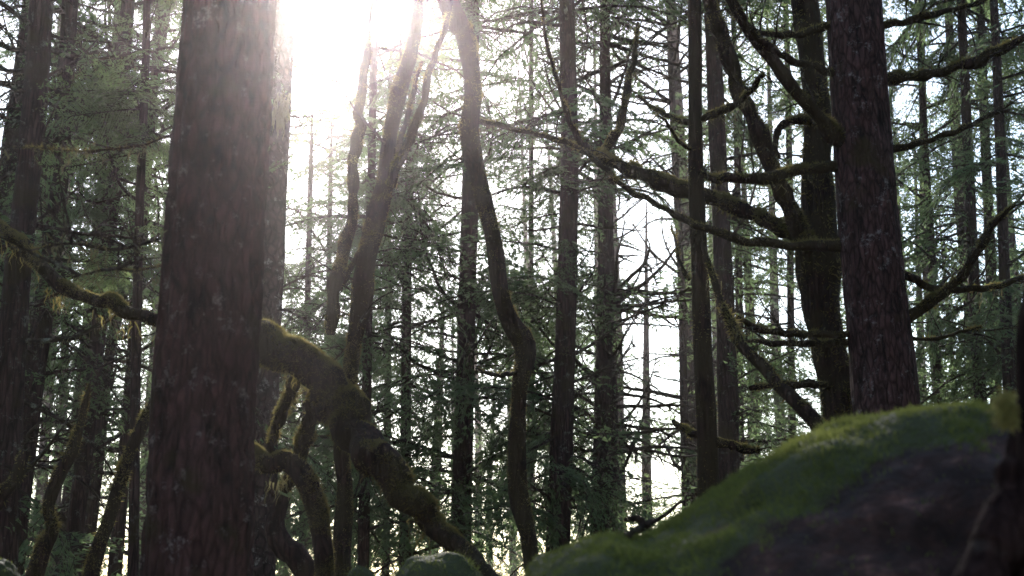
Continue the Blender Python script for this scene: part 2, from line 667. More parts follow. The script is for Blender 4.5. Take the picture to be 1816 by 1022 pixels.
def crown_mesh(boughs, lod, base, mat=None):
    """boughs: (point, azimuth, pitch, length) -> one foliage mesh, local to base"""
    V, Q, MI = [], [], []
    c = 0
    for p, az, pt, ln in boughs:
        x, y = proj(p + np.array([math.cos(az), math.sin(az), 0]) * ln * 0.5)
        use = lod if (-160 < x[0] < 1976 and -160 < y[0] < 1180) else 'coarse'
        v, q, mi = LOD[use][rng.integers(len(LOD[use]))]
        M = rotz(az) @ roty(-pt) @ rotx(rng.normal() * 0.6)
        w = (v * np.array([ln, ln * rng.uniform(0.75, 1.15), ln * rng.uniform(0.8, 1.2)])) @ M.T + (p - base)
        V.append(w); Q.append(q + c); MI.append(mi + c)
        c += len(v)
    return foliage('crown', V, Q, MI, [mat or M_NEEDLE, M_TWIG], off=base)


# ------------------------------------------------------------------ trees
def traced(pts, Y0, Y1=None, wob=0.0):
    """pixel trace (px, py, width) -> rows of x, y, z, radius; the stem drifts from Y0 to Y1"""
    Y1 = Y0 if Y1 is None else Y1
    rows = []
    for i, (px, py, w) in enumerate(pts):
        Y = Y0 + (Y1 - Y0) * i / max(1, len(pts) - 1) + wob * math.sin(i * 1.9)
        p = P(px, py, Y)
        rows.append([*p, w * depth(p) / (2 * FPX)])
    return np.array(rows)


def to_ground(rows, flare=1.25):
    """extend the lower end (last row) to the ground"""
    a, b = rows[-2], rows[-1]
    d = b[:3] - a[:3]
    d[:2] *= 0.6
    d = d / (abs(d[2]) + 1e-6)
    if d[2] > -0.5:
        d = np.array([d[0] * 0.3, d[1] * 0.3, -1.0])
    g = gz1(b[0], b[1])
    h = b[2] - (g - 0.15)
    if h < 0.05:
        return rows
    m = b[:3] + d * h * 0.65
    e = b[:3] + d * h
    return np.vstack([rows, [*m, b[3] * (1 + 0.25 * (flare - 1))], [*e, b[3] * flare]])


def to_top(rows, extra, rtop):
    a, b = rows[1], rows[0]
    d = b[:3] - a[:3]
    d /= np.linalg.norm(d)
    d = d + np.array([0, 0, 0.5]); d /= np.linalg.norm(d)
    e = b[:3] + d * extra
    m = b[:3] + d * extra * 0.5
    return np.vstack([[*e, rtop], [*m, b[3] * 0.85], rows])


def stem_mesh(name, rows, n, nseg, mat, base, amp=0.06, fx=5.0, fz=1.6, bark=0.0, lump=0.0):
    pr = smooth_path(rows, n)
    pr[:, 3] = np.maximum(pr[:, 3], 0.0015)
    v, q, nr = tube(pr[:, :3], pr[:, 3], nseg)
    rad = np.repeat(pr[:, 3], nseg)
    off = amp * fbm(v * np.array([fx, fx, fz]), 3)
    if lump:
        off = off + lump * fbm(v * 3.3 + 5, 3)
    v = v + nr * (rad * off)[:, None]
    if bark:
        pc = np.repeat(pr[:, :3], nseg, 0)
        cyl = (v - pc) / rad[:, None]
        rp = np.stack([cyl[:, 0] * 8.5, cyl[:, 1] * 8.5, v[:, 2] * 3.6], 1)
        ridge = np.abs(fbm(rp + 0.5 * vnoise(v * 4)[:, None], 3))
        v = v + nr * (bark * (np.minimum(ridge * 3, 1) - 0.6))[:, None]
    me = mesh_np(name, v - base, quads=q, mats=[mat])
    return me, v, q


def branch(parent, base, rows, mat, mossn=0, n=26, nseg=8, name='branch', amp=0.12, mlen=0.03, lich=0, up=0.35, lump=0.0,
           twigs=0, kink=0.5):
    if kink and len(rows) > 2:
        rows = smooth_path(rows, 3 * len(rows))
        rr = rows[:, 3:4]
        seg = np.linalg.norm(np.diff(rows[:, :3], axis=0), axis=1).mean()
        jit = rng.normal(size=(len(rows), 3)) * np.minimum(0.55 * rr, 0.18 * seg) * kink
        jit[0] = 0
        rows[:, :3] += jit
        rows[:, 3] *= 1 + 0.14 * rng.normal(size=len(rows)).clip(-1.5, 1.5)
    me, v, q = stem_mesh(name, rows, n, nseg, mat, base, amp=amp, fx=9, fz=9, lump=lump)
    o = link(name, me, parent)
    if mossn:
        mo = link('moss', moss_mesh('moss', v - base, q, mossn, mlen, mlen * 0.16, up=up), o)
        mo['kind'] = 'stuff'
    if lich:
        pr = smooth_path(rows, 40)
        pk = pr[rng.integers(3, 40, lich), :3] - np.array([0, 0, 0.01])
        lv, lq = lichen_strands(pk, 6, 0.02, 0.1, 0.0035)
        lo = link('lichen', mesh_np('lichen', lv - base, quads=lq, mats=[M_LICHEN], smooth=False), o)
        lo['kind'] = 'stuff'
    if twigs:
        pr = smooth_path(rows, 40)
        for _ in range(twigs):
            k = rng.integers(8, 38)
            dv = pr[min(k + 1, 39), :3] - pr[k - 1, :3]
            az = math.atan2(dv[1], dv[0]) + rng.choice([-1, 1]) * rng.uniform(0.4, 1.2)
            w = link('twig', (DEADM if rng.random() < 0.5 else DEAD)[rng.integers(4)], o, loc=pr[k, :3] - base)
            w.rotation_euler = (rng.normal() * 0.6, rng.uniform(-0.9, 0.5), az)
            sc_ = rng.uniform(0.18, 0.55)
            w.scale = (sc_, sc_, sc_)
    return o


def tree(name, label, pts, Y, mat=None, Y1=None, top=6.0, seg=16, n=60, bark=0.0, amp=0.07, moss=0, boughs=0, blen=2.2,
         lod='mid', zlo=None, zhi=None, dead=0, deadm=0, dlen=1.3, group=None, leaf=None, flare=1.3, mlen=0.03, wob=0.0,
         up=0.3, lump=0.0, azr=None, ground=True):
    rows = traced(pts, Y, Y1, wob)
    if ground:
        rows = to_ground(rows, flare)
    rows = to_top(rows, top, rows[0][3] * 0.35) if top else rows
    base = rows[-1][:3].copy()
    t = thing(name, label, 'tree', base, group)
    me, v, q = stem_mesh('trunk', rows, n, seg, mat or M_BARK, base, amp=amp, bark=bark, lump=lump)
    link('trunk', me, t)
    if moss:
        mo = link('moss', moss_mesh('moss', v - base, q, moss, mlen, mlen * 0.16, up=up), t)
        mo['kind'] = 'stuff'
    pr = smooth_path(rows, 80)
    z0 = CAM[2] + 0.06 * Y if zlo is None else zlo
    z1 = pr[0][2] if zhi is None else zhi
    ok = [r for r in pr if z0 <= r[2] <= z1]
    if boughs and ok:
        L = []
        ga = rng.random() * 6.28
        tries = 0
        boughs = int(boughs * 2.1)
        while len(L) < boughs and tries < boughs * 3:
            tries += 1
            r = ok[rng.integers(len(ok))]
            ga += 2.4 + rng.normal() * 0.4
            az = ga % 6.283
            if azr is not None:
                az = rng.uniform(*azr)
            ln = blen * rng.uniform(0.45, 1.15)
            pt = rng.uniform(-0.65, 0.28)
            mid = r[:3] + np.array([math.cos(az), math.sin(az), -0.05]) * ln * 0.6
            if keep(mid):
                L.append((r[:3], az, pt, ln))
        if L:
            link('crown', crown_mesh(L, lod, base, leaf), t)
    for kind, cnt in (('d', int(dead * 2.6)), ('m', int(deadm * 2.2))):
        for _ in range(cnt):
            seen = [q_ for q_ in ok if q_[2] < CAM[2] + 0.5 * q_[1]] or ok
            r = seen[rng.integers(len(seen))]
            az = rng.random() * 6.283
            ln = dlen * rng.uniform(0.4, 1.2)
            mid = r[:3] + np.array([math.cos(az), math.sin(az), 0]) * ln * 0.6
            x, y = proj(mid)
            if abs(x[0] - 610) < 110 and y[0] < 130:
                continue
            o = link('branch', (DEAD if kind == 'd' else DEADM)[rng.integers(4)], t, loc=r[:3] - base)
            o.rotation_euler = (rng.normal() * 0.5, rng.uniform(-0.35, 0.3), az)
            o.scale = (ln, ln, ln)
    return t, base


# --- the big near trunk
A, Ab = tree('conifer_tree', 'thick dark foreground conifer trunk left of the sun glare, bark in shade',
             [(408, 0, 158), (392, 250, 166), (376, 500, 172), (363, 700, 178), (349, 1022, 190)], 6.6, M_BARK_NEAR,
             top=5, seg=120, n=300, bark=0.024, amp=0.05, flare=1.35)
for pts, w in (([(300, 418), (262, 430), (200, 442), (120, 432), (50, 445)], 7),
               ([(310, 236), (250, 258), (150, 268), (60, 262), (0, 262)], 4),
               ([(290, 470), (240, 480), (190, 478), (130, 492)], 5)):
    m = len(pts)
    rows = traced([(x, y, w * (1 - 0.5 * i / m)) for i, (x, y) in enumerate(pts)], 6.6, 6.1)
    branch(A, Ab, rows, M_TWIG, n=40, nseg=6, lich=16, mossn=500, mlen=0.015, twigs=6)

# --- pale trunk hugging its right side, further back
tree('conifer_tree', 'straight trunk with pale patches close behind the thick foreground trunk',
     [(500, 0, 50), (486, 250, 54), (474, 500, 57), (465, 700, 60), (458, 1000, 62)], 15.0, M_BARK_PALE, top=6, seg=40, n=140,
     bark=0.006, boughs=16, blen=1.4, lod='near', zlo=3.5, zhi=8.5, dead=10, dlen=0.9)

sp = thing('hanging_moss', 'pale glowing moss tuft hanging on the trunk right of the foreground trunk', 'moss', P(503, 180, 14.2))
hp = np.array([P(494 + 10 * rng.random(), 165 + 40 * rng.random(), 14.3) for _ in range(26)])
lv, lq = lichen_strands(hp, 7, 0.05, 0.3, 0.012)
link('strands', mesh_np('strands', lv - P(503, 180, 14.2), quads=lq, mats=[M_LICHEN], smooth=False), sp)['kind'] = 'stuff'
# --- leaning, moss-coated trunk arching across the left half
rows = traced([(-60, 345, 20), (0, 400, 22), (45, 440, 24), (90, 492, 27), (140, 522, 23), (200, 540, 23), (280, 572, 26), (380, 586, 36),
               (468, 602, 66), (530, 638, 62), (590, 695, 64), (640, 765, 62), (680, 830, 54), (725, 890, 48), (780, 945, 40),
               (840, 1000, 40), (880, 1050, 44)], 9.8, 7.6, 0.06)
kn = smooth_path(rows, 44)
kn[:, 3] *= 1 + 0.06 * rng.normal(size=44).clip(-1.6, 1.6)
kn[1:-1, :3] += rng.normal(size=(42, 3)) * kn[1:-1, 3:4] * 0.22
rows = to_ground(kn, 1.4)
Cb = rows[-1][:3].copy()
Ct = thing('maple_tree', 'leaning moss-coated trunk arching from lower centre to the left edge', 'tree', Cb)
me, v, q = stem_mesh('trunk', rows, 200, 40, M_BARK_MOSS, Cb, amp=0.16, lump=0.42)
link('trunk', me, Ct)
link('moss', moss_mesh('moss', v - Cb, q, 80000, 0.023, 0.003, up=-0.05), Ct)['kind'] = 'stuff'
pr = smooth_path(rows, 120)
lv, lq = lichen_strands(pr[rng.integers(5, 95, 70), :3] - np.array([0, 0, 0.09]), 7, 0.03, 0.13, 0.004)
link('lichen', mesh_np('lichen', lv - Cb, quads=lq, mats=[M_MOSS], smooth=False), Ct)['kind'] = 'stuff'
branch(Ct, Cb, traced([(560, 680, 30), (556, 716, 28), (545, 765, 30), (527, 818, 26), (505, 870, 20)], 8.9, 9.3), M_BARK_MOSS, 3500)
branch(Ct, Cb, traced([(528, 660, 24), (514, 699, 22), (490, 755, 20), (478, 800, 14)], 9.0, 9.4), M_BARK_MOSS, 2500)

# --- the lower mossy arch
rows = to_ground(traced([(400, 770, 26), (440, 796, 30), (475, 824, 32), (508, 818, 38), (538, 845, 38), (560, 900, 38), (570, 960, 36),
                         (576, 1030, 38)], 8.8, 8.4), 1.3)
Db = rows[-1][:3].copy()
Dt = thing('maple_tree', 'short moss-covered stem bent over like a hook beside the thick trunk', 'tree', Db)
me, v, q = stem_mesh('trunk', rows, 80, 28, M_BARK_MOSS, Db, amp=0.12, lump=0.22)
link('trunk', me, Dt)
link('moss', moss_mesh('moss', v - Db, q, 22000, 0.022, 0.003, up=-0.05), Dt)['kind'] = 'stuff'
lv, lq = lichen_strands(np.array([P(470 + 12 * i, 845 + 6 * (i % 2), 8.7) for i in range(6)]), 9, 0.04, 0.15, 0.004)
link('lichen', mesh_np('lichen', lv - Db, quads=lq, mats=[M_LICHEN], smooth=False), Dt)['kind'] = 'stuff'

tree('maple_tree', 'reddish bare curved stem at the bottom edge beneath the hooked stem',
     [(505, 880, 22), (486, 934, 38), (507, 975, 42), (547, 1020, 44)], 9.6, M_BARK, top=0.0, n=40)

# --- forked mossy maple in the centre-left
F, Fb = tree('maple_tree', 'forked mossy maple under the sun glare, trunk swaying left to right',
             [(742, 0, 22), (730, 90, 24), (708, 165, 29), (690, 250, 27), (682, 330, 29), (664, 400, 34), (648, 470, 36), (640, 540, 38),
              (626, 620, 27), (618, 700, 28), (606, 800, 30), (612, 880, 34), (602, 1022, 36)], 13.5, M_BARK_MOSS, top=4, seg=24, n=130, amp=0.12,
             moss=22000, mlen=0.026, lump=0.3, wob=0.1, dead=4, dlen=0.9, zlo=4)
branch(F, Fb, traced([(692, 330, 19), (706, 290, 18), (732, 235, 16), (748, 180, 14), (766, 110, 13), (790, 50, 10), (806, -20, 8)], 13.5, 13.0),
       M_BARK_MOSS, 2500)
branch(F, Fb, traced([(672, 360, 16), (690, 300, 13), (712, 240, 12), (730, 170, 9), (748, 110, 7)], 13.5, 14.2), M_BARK_MOSS, 1200)
branch(F, Fb, traced([(648, 430, 11), (632, 462, 12), (614, 488, 13), (600, 512, 14)], 13.5, 13.2), M_BARK_MOSS, 900, mlen=0.02)
branch(F, Fb, traced([(586, 592, 16), (590, 555, 24), (594, 510, 24), (606, 455, 25), (624, 390, 17), (624, 320, 18), (633, 250, 20), (638, 180, 18),
                      (648, 110, 13), (655, 40, 10), (660, -40, 7)], 13.0, 13.6), M_BARK_MOSS, 6000, n=60, nseg=14, lump=0.15, kink=0.5, mlen=0.022)

# --- wavy mossy trunk in the centre
G, Gb = tree('maple_tree', 'wavy dark trunk snaking down the centre of the picture',
             [(796, 0, 37), (824, 62, 32), (838, 150, 30), (832, 240, 37), (852, 330, 29), (876, 430, 28), (888, 520, 30), (904, 570, 31),
              (932, 618, 38), (922, 690, 27), (917, 780, 32), (921, 880, 32), (944, 1000, 29)], 14.0, M_BARK_MOSS, top=5, seg=24, n=130,
             amp=0.11, moss=16000, mlen=0.026, wob=0.1, lump=0.26)
branch(G, Gb, traced([(850, 215, 9), (900, 226, 10), (960, 240, 11), (1010, 256, 12), (1036, 268, 12)], 14.0, 12.6), M_BARK_MOSS, 900, lich=26, twigs=6)
branch(G, Gb, traced([(925, 660, 9), (900, 664, 8), (870, 664, 7), (845, 655, 5)], 14.0, 13.0), M_BARK_MOSS, 200)

# --- straight conifers in the middle distance
tree('conifer_tree', 'straight grey-brown trunk in dim foliage just left of the wavy trunk',
     [(838, 0, 24), (834, 330, 30), (829, 500, 31), (824, 700, 34), (818, 950, 37)], 23.0, M_BARK, top=7, seg=22, n=120, bark=0.006,
     boughs=44, blen=2.9, dead=12, deadm=6, dlen=1.8)
I_, Ib = tree('conifer_tree', 'tall straight scaly trunk right of the wavy trunk, boughs both sides',
              [(1005, 0, 28), (1010, 250, 31), (1007, 450, 35), (1001, 650, 38), (989, 980, 44)], 21.0, M_BARK, top=7, seg=26, n=140, bark=0.007,
              boughs=46, blen=2.6, dead=14, deadm=4, dlen=1.7, leaf=None)
tree('conifer_tree', 'narrow straight trunk with dark flat boughs right of the scaly trunk',
     [(1072, 0, 16), (1074, 340, 26), (1072, 600, 29), (1064, 930, 34)], 24.0, M_BARK, top=6, seg=18, n=100, boughs=36, blen=2.4, dead=34, dlen=2.4)
tree('conifer_tree', 'thin stem standing close against the narrow trunk, lower half only clear',
     [(1078, 300, 14), (1084, 600, 18), (1086, 800, 20), (1082, 940, 22)], 27.0, M_BARK, top=9, seg=14, n=80, boughs=14, blen=2.2, dead=10, dlen=1.8)
tree('conifer_tree', 'slim dark trunk in deep foliage between forked maple and wavy trunk',
     [(728, 250, 14), (722, 450, 17), (720, 700, 19), (718, 985, 22)], 27.0, M_BARK, top=10, seg=14, n=80, boughs=46, blen=3.0, dead=8, deadm=4, dlen=1.8)

# --- dark slender near trunk right of centre
K, Kb = tree('conifer_tree', 'slender almost black trunk standing alone right of centre',
             [(1232, 0, 24), (1233, 180, 25), (1234, 300, 28), (1240, 450, 31), (1246, 620, 34), (1254, 760, 36), (1256, 880, 38)], 11.0, M_BARK_MOSS,
             top=5, seg=24, n=120, amp=0.1, moss=4000, mlen=0.02, dead=0)
branch(K, Kb, traced([(1240, 212, 12), (1275, 200, 13), (1310, 182, 12), (1335, 158, 10), (1352, 132, 7)], 11.0, 10.3), M_BARK_MOSS, 1600, lich=24, twigs=4)
branch(K, Kb, traced([(1226, 218, 11), (1190, 208, 10), (1160, 192, 8), (1132, 170, 5)], 11.0, 11.6), M_BARK_MOSS, 900, lich=16, twigs=4)
branch(K, Kb, traced([(1230, 272, 7), (1205, 250, 6), (1180, 215, 5), (1165, 205, 3)], 11.0, 10.6), M_BARK_MOSS, 300)
branch(K, Kb, traced([(1262, 782, 20), (1290, 788, 18), (1320, 798, 14), (1345, 800, 10)], 11.0, 10.8), M_BARK_MOSS, 900)
branch(K, Kb, traced([(1245, 775, 13), (1220, 765, 12), (1195, 748, 8)], 11.0, 11.3), M_BARK_MOSS, 700)
branch(K, Kb, traced([(1222, 496, 9), (1205, 465, 7), (1200, 440, 5), (1190, 400, 3)], 11.0, 11.4), M_BARK_MOSS, 300)

tree('conifer_tree', 'grey trunk half hidden behind the slender black trunk',
     [(1262, 0, 28), (1270, 200, 30), (1280, 420, 33), (1288, 600, 35), (1292, 800, 38)], 22.0, M_BARK, top=7, seg=20, n=110, bark=0.006, boughs=26,
     blen=2.2, dead=14, dlen=1.6, azr=(-1.2, 1.4))
tree('conifer_tree', 'thin trunk in bright gap left of the slender black trunk',
     [(1185, 0, 10), (1195, 250, 12), (1208, 500, 13), (1214, 780, 15)], 30.0, M_BARK, top=8, seg=12, n=70, boughs=12, blen=2.0, dead=36, dlen=2.4)
tree('conifer_tree', 'thin trunk behind the long mossy branches left of the leaning maple limb',
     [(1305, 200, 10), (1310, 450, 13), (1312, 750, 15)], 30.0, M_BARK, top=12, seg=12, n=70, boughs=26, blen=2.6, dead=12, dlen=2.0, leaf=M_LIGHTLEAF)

# --- twin-stemmed mossy maple on the right
Mt, Mb = tree('maple_tree', 'thick mossy maple with a slanting limb, left of the big right trunk',
              [(1428, 0, 46), (1440, 100, 46), (1450, 200, 48), (1450, 300, 54), (1452, 380, 66), (1452, 450, 78), (1456, 540, 66), (1470, 620, 62),
               (1484, 680, 60), (1492, 740, 62)], 11.5, M_BARK_MOSS, top=5, seg=30, n=130, amp=0.1, moss=12000, mlen=0.04, lump=0.22)
branch(Mt, Mb, traced([(1436, 440, 40), (1418, 405, 33), (1393, 350, 30), (1367, 290, 31), (1335, 215, 28), (1306, 145, 30), (1284, 70, 27), (1258, 0, 26),
                       (1235, -70, 26)], 11.4, 10.8), M_BARK_MOSS, 6000, n=60, nseg=16, lump=0.1)
branch(Mt, Mb, traced([(1430, 425, 34), (1395, 408, 30), (1340, 382, 28), (1280, 358, 26), (1210, 338, 28), (1150, 316, 27), (1100, 296, 24), (1062, 280, 18),
                       (1034, 262, 13)], 11.3, 12.4), M_BARK_MOSS, 10000, n=80, nseg=14, lump=0.35, lich=50, twigs=8, mlen=0.04)
branch(Mt, Mb, traced([(1058, 282, 16), (1078, 258, 16), (1098, 228, 16), (1108, 180, 15), (1118, 130, 12), (1128, 85, 8), (1132, 40, 5)], 12.3, 12.8),
       M_BARK_MOSS, 2500, lich=14, twigs=6)
branch(Mt, Mb, traced([(1036, 264, 12), (1012, 220, 10), (995, 165, 8), (975, 100, 7), (964, 40, 6), (958, -30, 4)], 12.4, 12.0), M_BARK_MOSS, 800, twigs=6)
branch(Mt, Mb, traced([(1440, 215, 16), (1405, 215, 15), (1380, 232, 13), (1374, 262, 12), (1382, 280, 8)], 11.4, 11.2), M_BARK_MOSS, 900)
branch(Mt, Mb, traced([(1470, 685, 14), (1430, 681, 14), (1380, 683, 12), (1330, 688, 9)], 11.4, 11.0), M_BARK_MOSS, 600)

# --- large straight trunk on the right
Nt, Nb = tree('conifer_tree', 'large straight scaly trunk rising behind the boulder at right',
              [(1513, 0, 96), (1526, 200, 100), (1540, 400, 106), (1556, 560, 110), (1570, 700, 116)], 10.0, M_BARK_RIGHT, top=6, seg=100, n=230,
              bark=0.010, amp=0.04)
for pts, Y1, mn, lc in (
        ([(1490, 296, 20), (1440, 300, 19), (1380, 312, 18), (1310, 320, 18), (1262, 314, 14), (1240, 306, 9)], 9.4, 2600, 10),
        ([(1500, 436, 20), (1430, 434, 18), (1350, 430, 17), (1260, 408, 15), (1190, 376, 13), (1130, 345, 12), (1080, 308, 11), (1040, 270, 9),
          (1000, 250, 6)], 11.4, 3400, 12),
        ([(1520, 268, 30), (1480, 242, 26), (1435, 190, 24), (1390, 135, 22), (1345, 75, 18), (1312, 30, 17), (1285, -20, 14)], 9.2, 3000, 8),
        ([(1490, 132, 15), (1440, 118, 14), (1385, 98, 12), (1345, 70, 10), (1312, 20, 8), (1300, -30, 5)], 9.0, 900, 6),
        ([(1480, 48, 14), (1430, 58, 13), (1380, 62, 11), (1335, 52, 8), (1290, 20, 5)], 9.6, 700, 5),
        ([(1520, 594, 13), (1450, 592, 13), (1390, 590, 12), (1340, 580, 10), (1305, 562, 7)], 9.5, 1400, 8),
        ([(1520, 606, 13), (1450, 608, 13), (1390, 609, 12), (1330, 605, 9), (1300, 606, 6)], 10.4, 1400, 8),
        ([(1560, 142, 22), (1610, 138, 20), (1670, 128, 18), (1730, 110, 18), (1780, 85, 16), (1840, 55, 12)], 9.2, 2600, 4),
        ([(1555, 45, 14), (1600, 40, 13), (1660, 25, 11), (1720, 10, 9), (1770, -10, 6)], 9.6, 900, 4),
        ([(1570, 266, 13), (1620, 258, 12), (1670, 240, 11), (1720, 222, 10), (1770, 200, 8), (1790, 196, 5)], 9.4, 900, 4),
        ([(1605, 570, 22), (1640, 545, 20), (1690, 505, 18), (1722, 466, 17), (1750, 415, 14), (1775, 385, 10), (1798, 366, 6)], 9.3, 2400, 3),
        ([(1600, 486, 14), (1640, 505, 14), (1700, 513, 13), (1760, 508, 12), (1816, 492, 9), (1850, 480, 6)], 10.5, 1800, 10),
        ([(1600, 600, 7), (1650, 602, 7), (1700, 590, 5), (1740, 580, 3)], 9.6, 200, 0)):
    branch(Nt, Nb, traced(pts, 10.0, Y1, 0.03), M_BARK_MOSS, mn, n=70, nseg=10, lich=lc, mlen=0.026, lump=0.3, twigs=7)

# --- bowed mossy branch rising from behind the boulder
rows = to_ground(traced([(1240, 420, 8), (1262, 480, 12), (1280, 545, 15), (1312, 605, 18), (1350, 655, 22), (1395, 700, 24), (1440, 742, 28)], 9.5, 8.6), 1.5)
Bb = rows[-1][:3].copy()
Bt = thing('maple_sapling', 'thin mossy sapling bowing up to the left from behind the boulder', 'tree', Bb)
branch(Bt, Bb, rows, M_BARK_MOSS, 6000, n=70, nseg=12, name='stem', lich=30, lump=0.2)

# --- trees of the left margin
tree('conifer_tree', 'stout dark trunk leaning slightly, second from the left edge',
     [(74, 0, 40), (64, 150, 42), (48, 330, 43), (30, 500, 46), (18, 700, 48), (6, 980, 52)], 13.0, M_BARK, top=5, seg=30, n=120, bark=0.008, dead=16, deadm=6,
     dlen=1.4, boughs=10, blen=1.8, lod='near')
tree('conifer_tree', 'greyish trunk right of the stout leaning trunk at far left',
     [(122, 40, 28), (112, 220, 32), (96, 400, 34), (76, 560, 36), (54, 720, 38), (24, 980, 42)], 16.5, M_BARK, top=6, seg=22, n=110, bark=0.006, dead=18, deadm=6,
     dlen=1.5, boughs=16, blen=2.0)
tree('conifer_tree', 'dim trunk crossing behind at the extreme left edge',
     [(38, 120, 26), (18, 260, 30), (2, 420, 32), (-20, 700, 36)], 18.0, M_BARK, top=9, seg=16, n=80, boughs=24, blen=2.2, dead=6)
tree('conifer_tree', 'narrow trunk midway between far left trunks and thick foreground trunk',
     [(228, 0, 24), (214, 160, 26), (202, 320, 27), (186, 480, 28), (168, 650, 28), (148, 820, 30), (126, 1000, 32)], 17.0, M_BARK, top=6, seg=18, n=110,
     bark=0.005, dead=20, deadm=12, dlen=1.5, boughs=22, blen=2.0)
tree('conifer_tree', 'thin trunk leaning beside the narrow trunk, left of foreground trunk',
     [(262, 300, 16), (250, 450, 20), (236, 620, 21), (222, 800, 23), (204, 1010, 25)], 19.0, M_BARK, top=9, seg=16, n=100, dead=14, deadm=8, dlen=1.5,
     boughs=24, blen=2.2)
tree('conifer_tree', 'thin trunk tight against the narrow one, lower left',
     [(224, 480, 16), (196, 620, 18), (178, 780, 20), (152, 1010, 24)], 21.0, M_BARK, top=12, seg=14, n=90, dead=12, deadm=6, dlen=1.6, boughs=24, blen=2.4)
tree('conifer_tree', 'faint trunk among moss-hung twigs at lower left',
     [(170, 420, 14), (140, 700, 18), (108, 1000, 22)], 25.0, M_BARK, top=12, seg=12, n=80, boughs=34, blen=2.8, deadm=12, dlen=1.8)
rows = [(286, 690, 16), (262, 735, 20), (232, 800, 22), (212, 860, 24), (190, 930, 24), (164, 1010, 28)]
tree('maple_tree', 'slanting mossy stem at lower left touching the foreground trunk', rows, 11.0, M_BARK_MOSS, Y1=10.6, top=0.4, seg=18, n=80, moss=6000, lump=0.15)
tree('maple_tree', 'crooked mossy stem with glowing left edge near the bottom left corner',
     [(142, 755, 14), (128, 800, 20), (102, 850, 23), (86, 900, 23), (92, 945, 25), (66, 1005, 34)], 11.5, M_BARK_MOSS, top=0.35, seg=18, n=80, moss=7000, lump=0.2)
tree('maple_tree', 'low mossy stem poking up at the left edge, lower corner',
     [(46, 800, 14), (34, 830, 24), (26, 860, 20), (-10, 900, 26)], 11.0, M_BARK_MOSS, top=0.0, seg=14, n=40, moss=2500)

tree('conifer_tree', 'slender conifer with soft drooping sprays left of the foreground trunk top',
     [(262, -40, 12), (258, 120, 14), (252, 260, 15), (246, 420, 16), (240, 700, 18), (236, 1010, 20)], 12.0, M_BARK, top=4, seg=14, n=90, boughs=26, blen=0.95,
     lod='near', zlo=4.4, leaf=M_LIGHTLEAF, deadm=3, dlen=0.8)
# --- right background trunks
tree('conifer_tree', 'thin trunk nearest the big right trunk in the bright right gap',
     [(1628, 30, 10), (1640, 250, 12), (1652, 450, 14), (1664, 700, 16)], 27.0, M_BARK, top=8, seg=12, n=80, boughs=46, blen=2.8, dead=8, dlen=1.6)
tree('conifer_tree', 'slim dark trunk at far right, first of three together',
     [(1704, 0, 15), (1716, 250, 18), (1726, 480, 20), (1738, 700, 22)], 25.0, M_BARK, top=8, seg=14, n=80, boughs=46, blen=2.8, dead=8, dlen=1.6)
tree('conifer_tree', 'slim trunk at far right, middle one of three together',
     [(1738, 0, 14), (1746, 220, 17), (1756, 450, 19), (1766, 700, 21)], 28.0, M_BARK, top=8, seg=14, n=80, boughs=40, blen=2.8, dead=6, dlen=1.6)
tree('conifer_tree', 'slim trunk at far right, last of three before the picture edge',
     [(1762, 0, 14), (1772, 220, 18), (1780, 450, 19), (1790, 700, 22)], 23.0, M_BARK, top=7, seg=14, n=80, boughs=36, blen=2.5, dead=6, dlen=1.5)
tree('conifer_tree', 'small trunk showing between maple and big right trunk, far behind',
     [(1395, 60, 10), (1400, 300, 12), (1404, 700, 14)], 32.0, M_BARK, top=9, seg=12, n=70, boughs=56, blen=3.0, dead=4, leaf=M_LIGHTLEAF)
tree('conifer_tree', 'thin trunk fading in foliage between wavy and scaly trunks',
     [(942, 300, 9), (941, 600, 11), (939, 900, 13)], 33.0, M_BARK, top=14, seg=12, n=70, boughs=50, blen=3.2, dead=6, dlen=2)
tree('conifer_tree', 'dim trunk low down below the forked maple',
     [(652, 600, 16), (648, 800, 20), (644, 1010, 22)], 22.0, M_BARK, top=10, seg=14, n=80, boughs=36, blen=2.6, dead=8)
tree('conifer_tree', 'faint trunk behind the bright gap below the glare',
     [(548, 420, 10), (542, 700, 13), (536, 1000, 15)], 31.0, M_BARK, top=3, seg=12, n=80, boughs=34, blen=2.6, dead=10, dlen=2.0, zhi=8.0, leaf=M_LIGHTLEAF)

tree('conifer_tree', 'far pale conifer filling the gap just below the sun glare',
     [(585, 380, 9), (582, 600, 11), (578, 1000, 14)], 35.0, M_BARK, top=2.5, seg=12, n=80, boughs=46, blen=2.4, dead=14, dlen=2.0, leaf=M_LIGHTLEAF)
tree('conifer_tree', 'far conifer seen through the fork of the mossy maple',
     [(690, 330, 10), (688, 600, 12), (684, 1000, 15)], 38.0, M_BARK, top=5, seg=12, n=80, boughs=50, blen=2.8, dead=12, dlen=2.0)
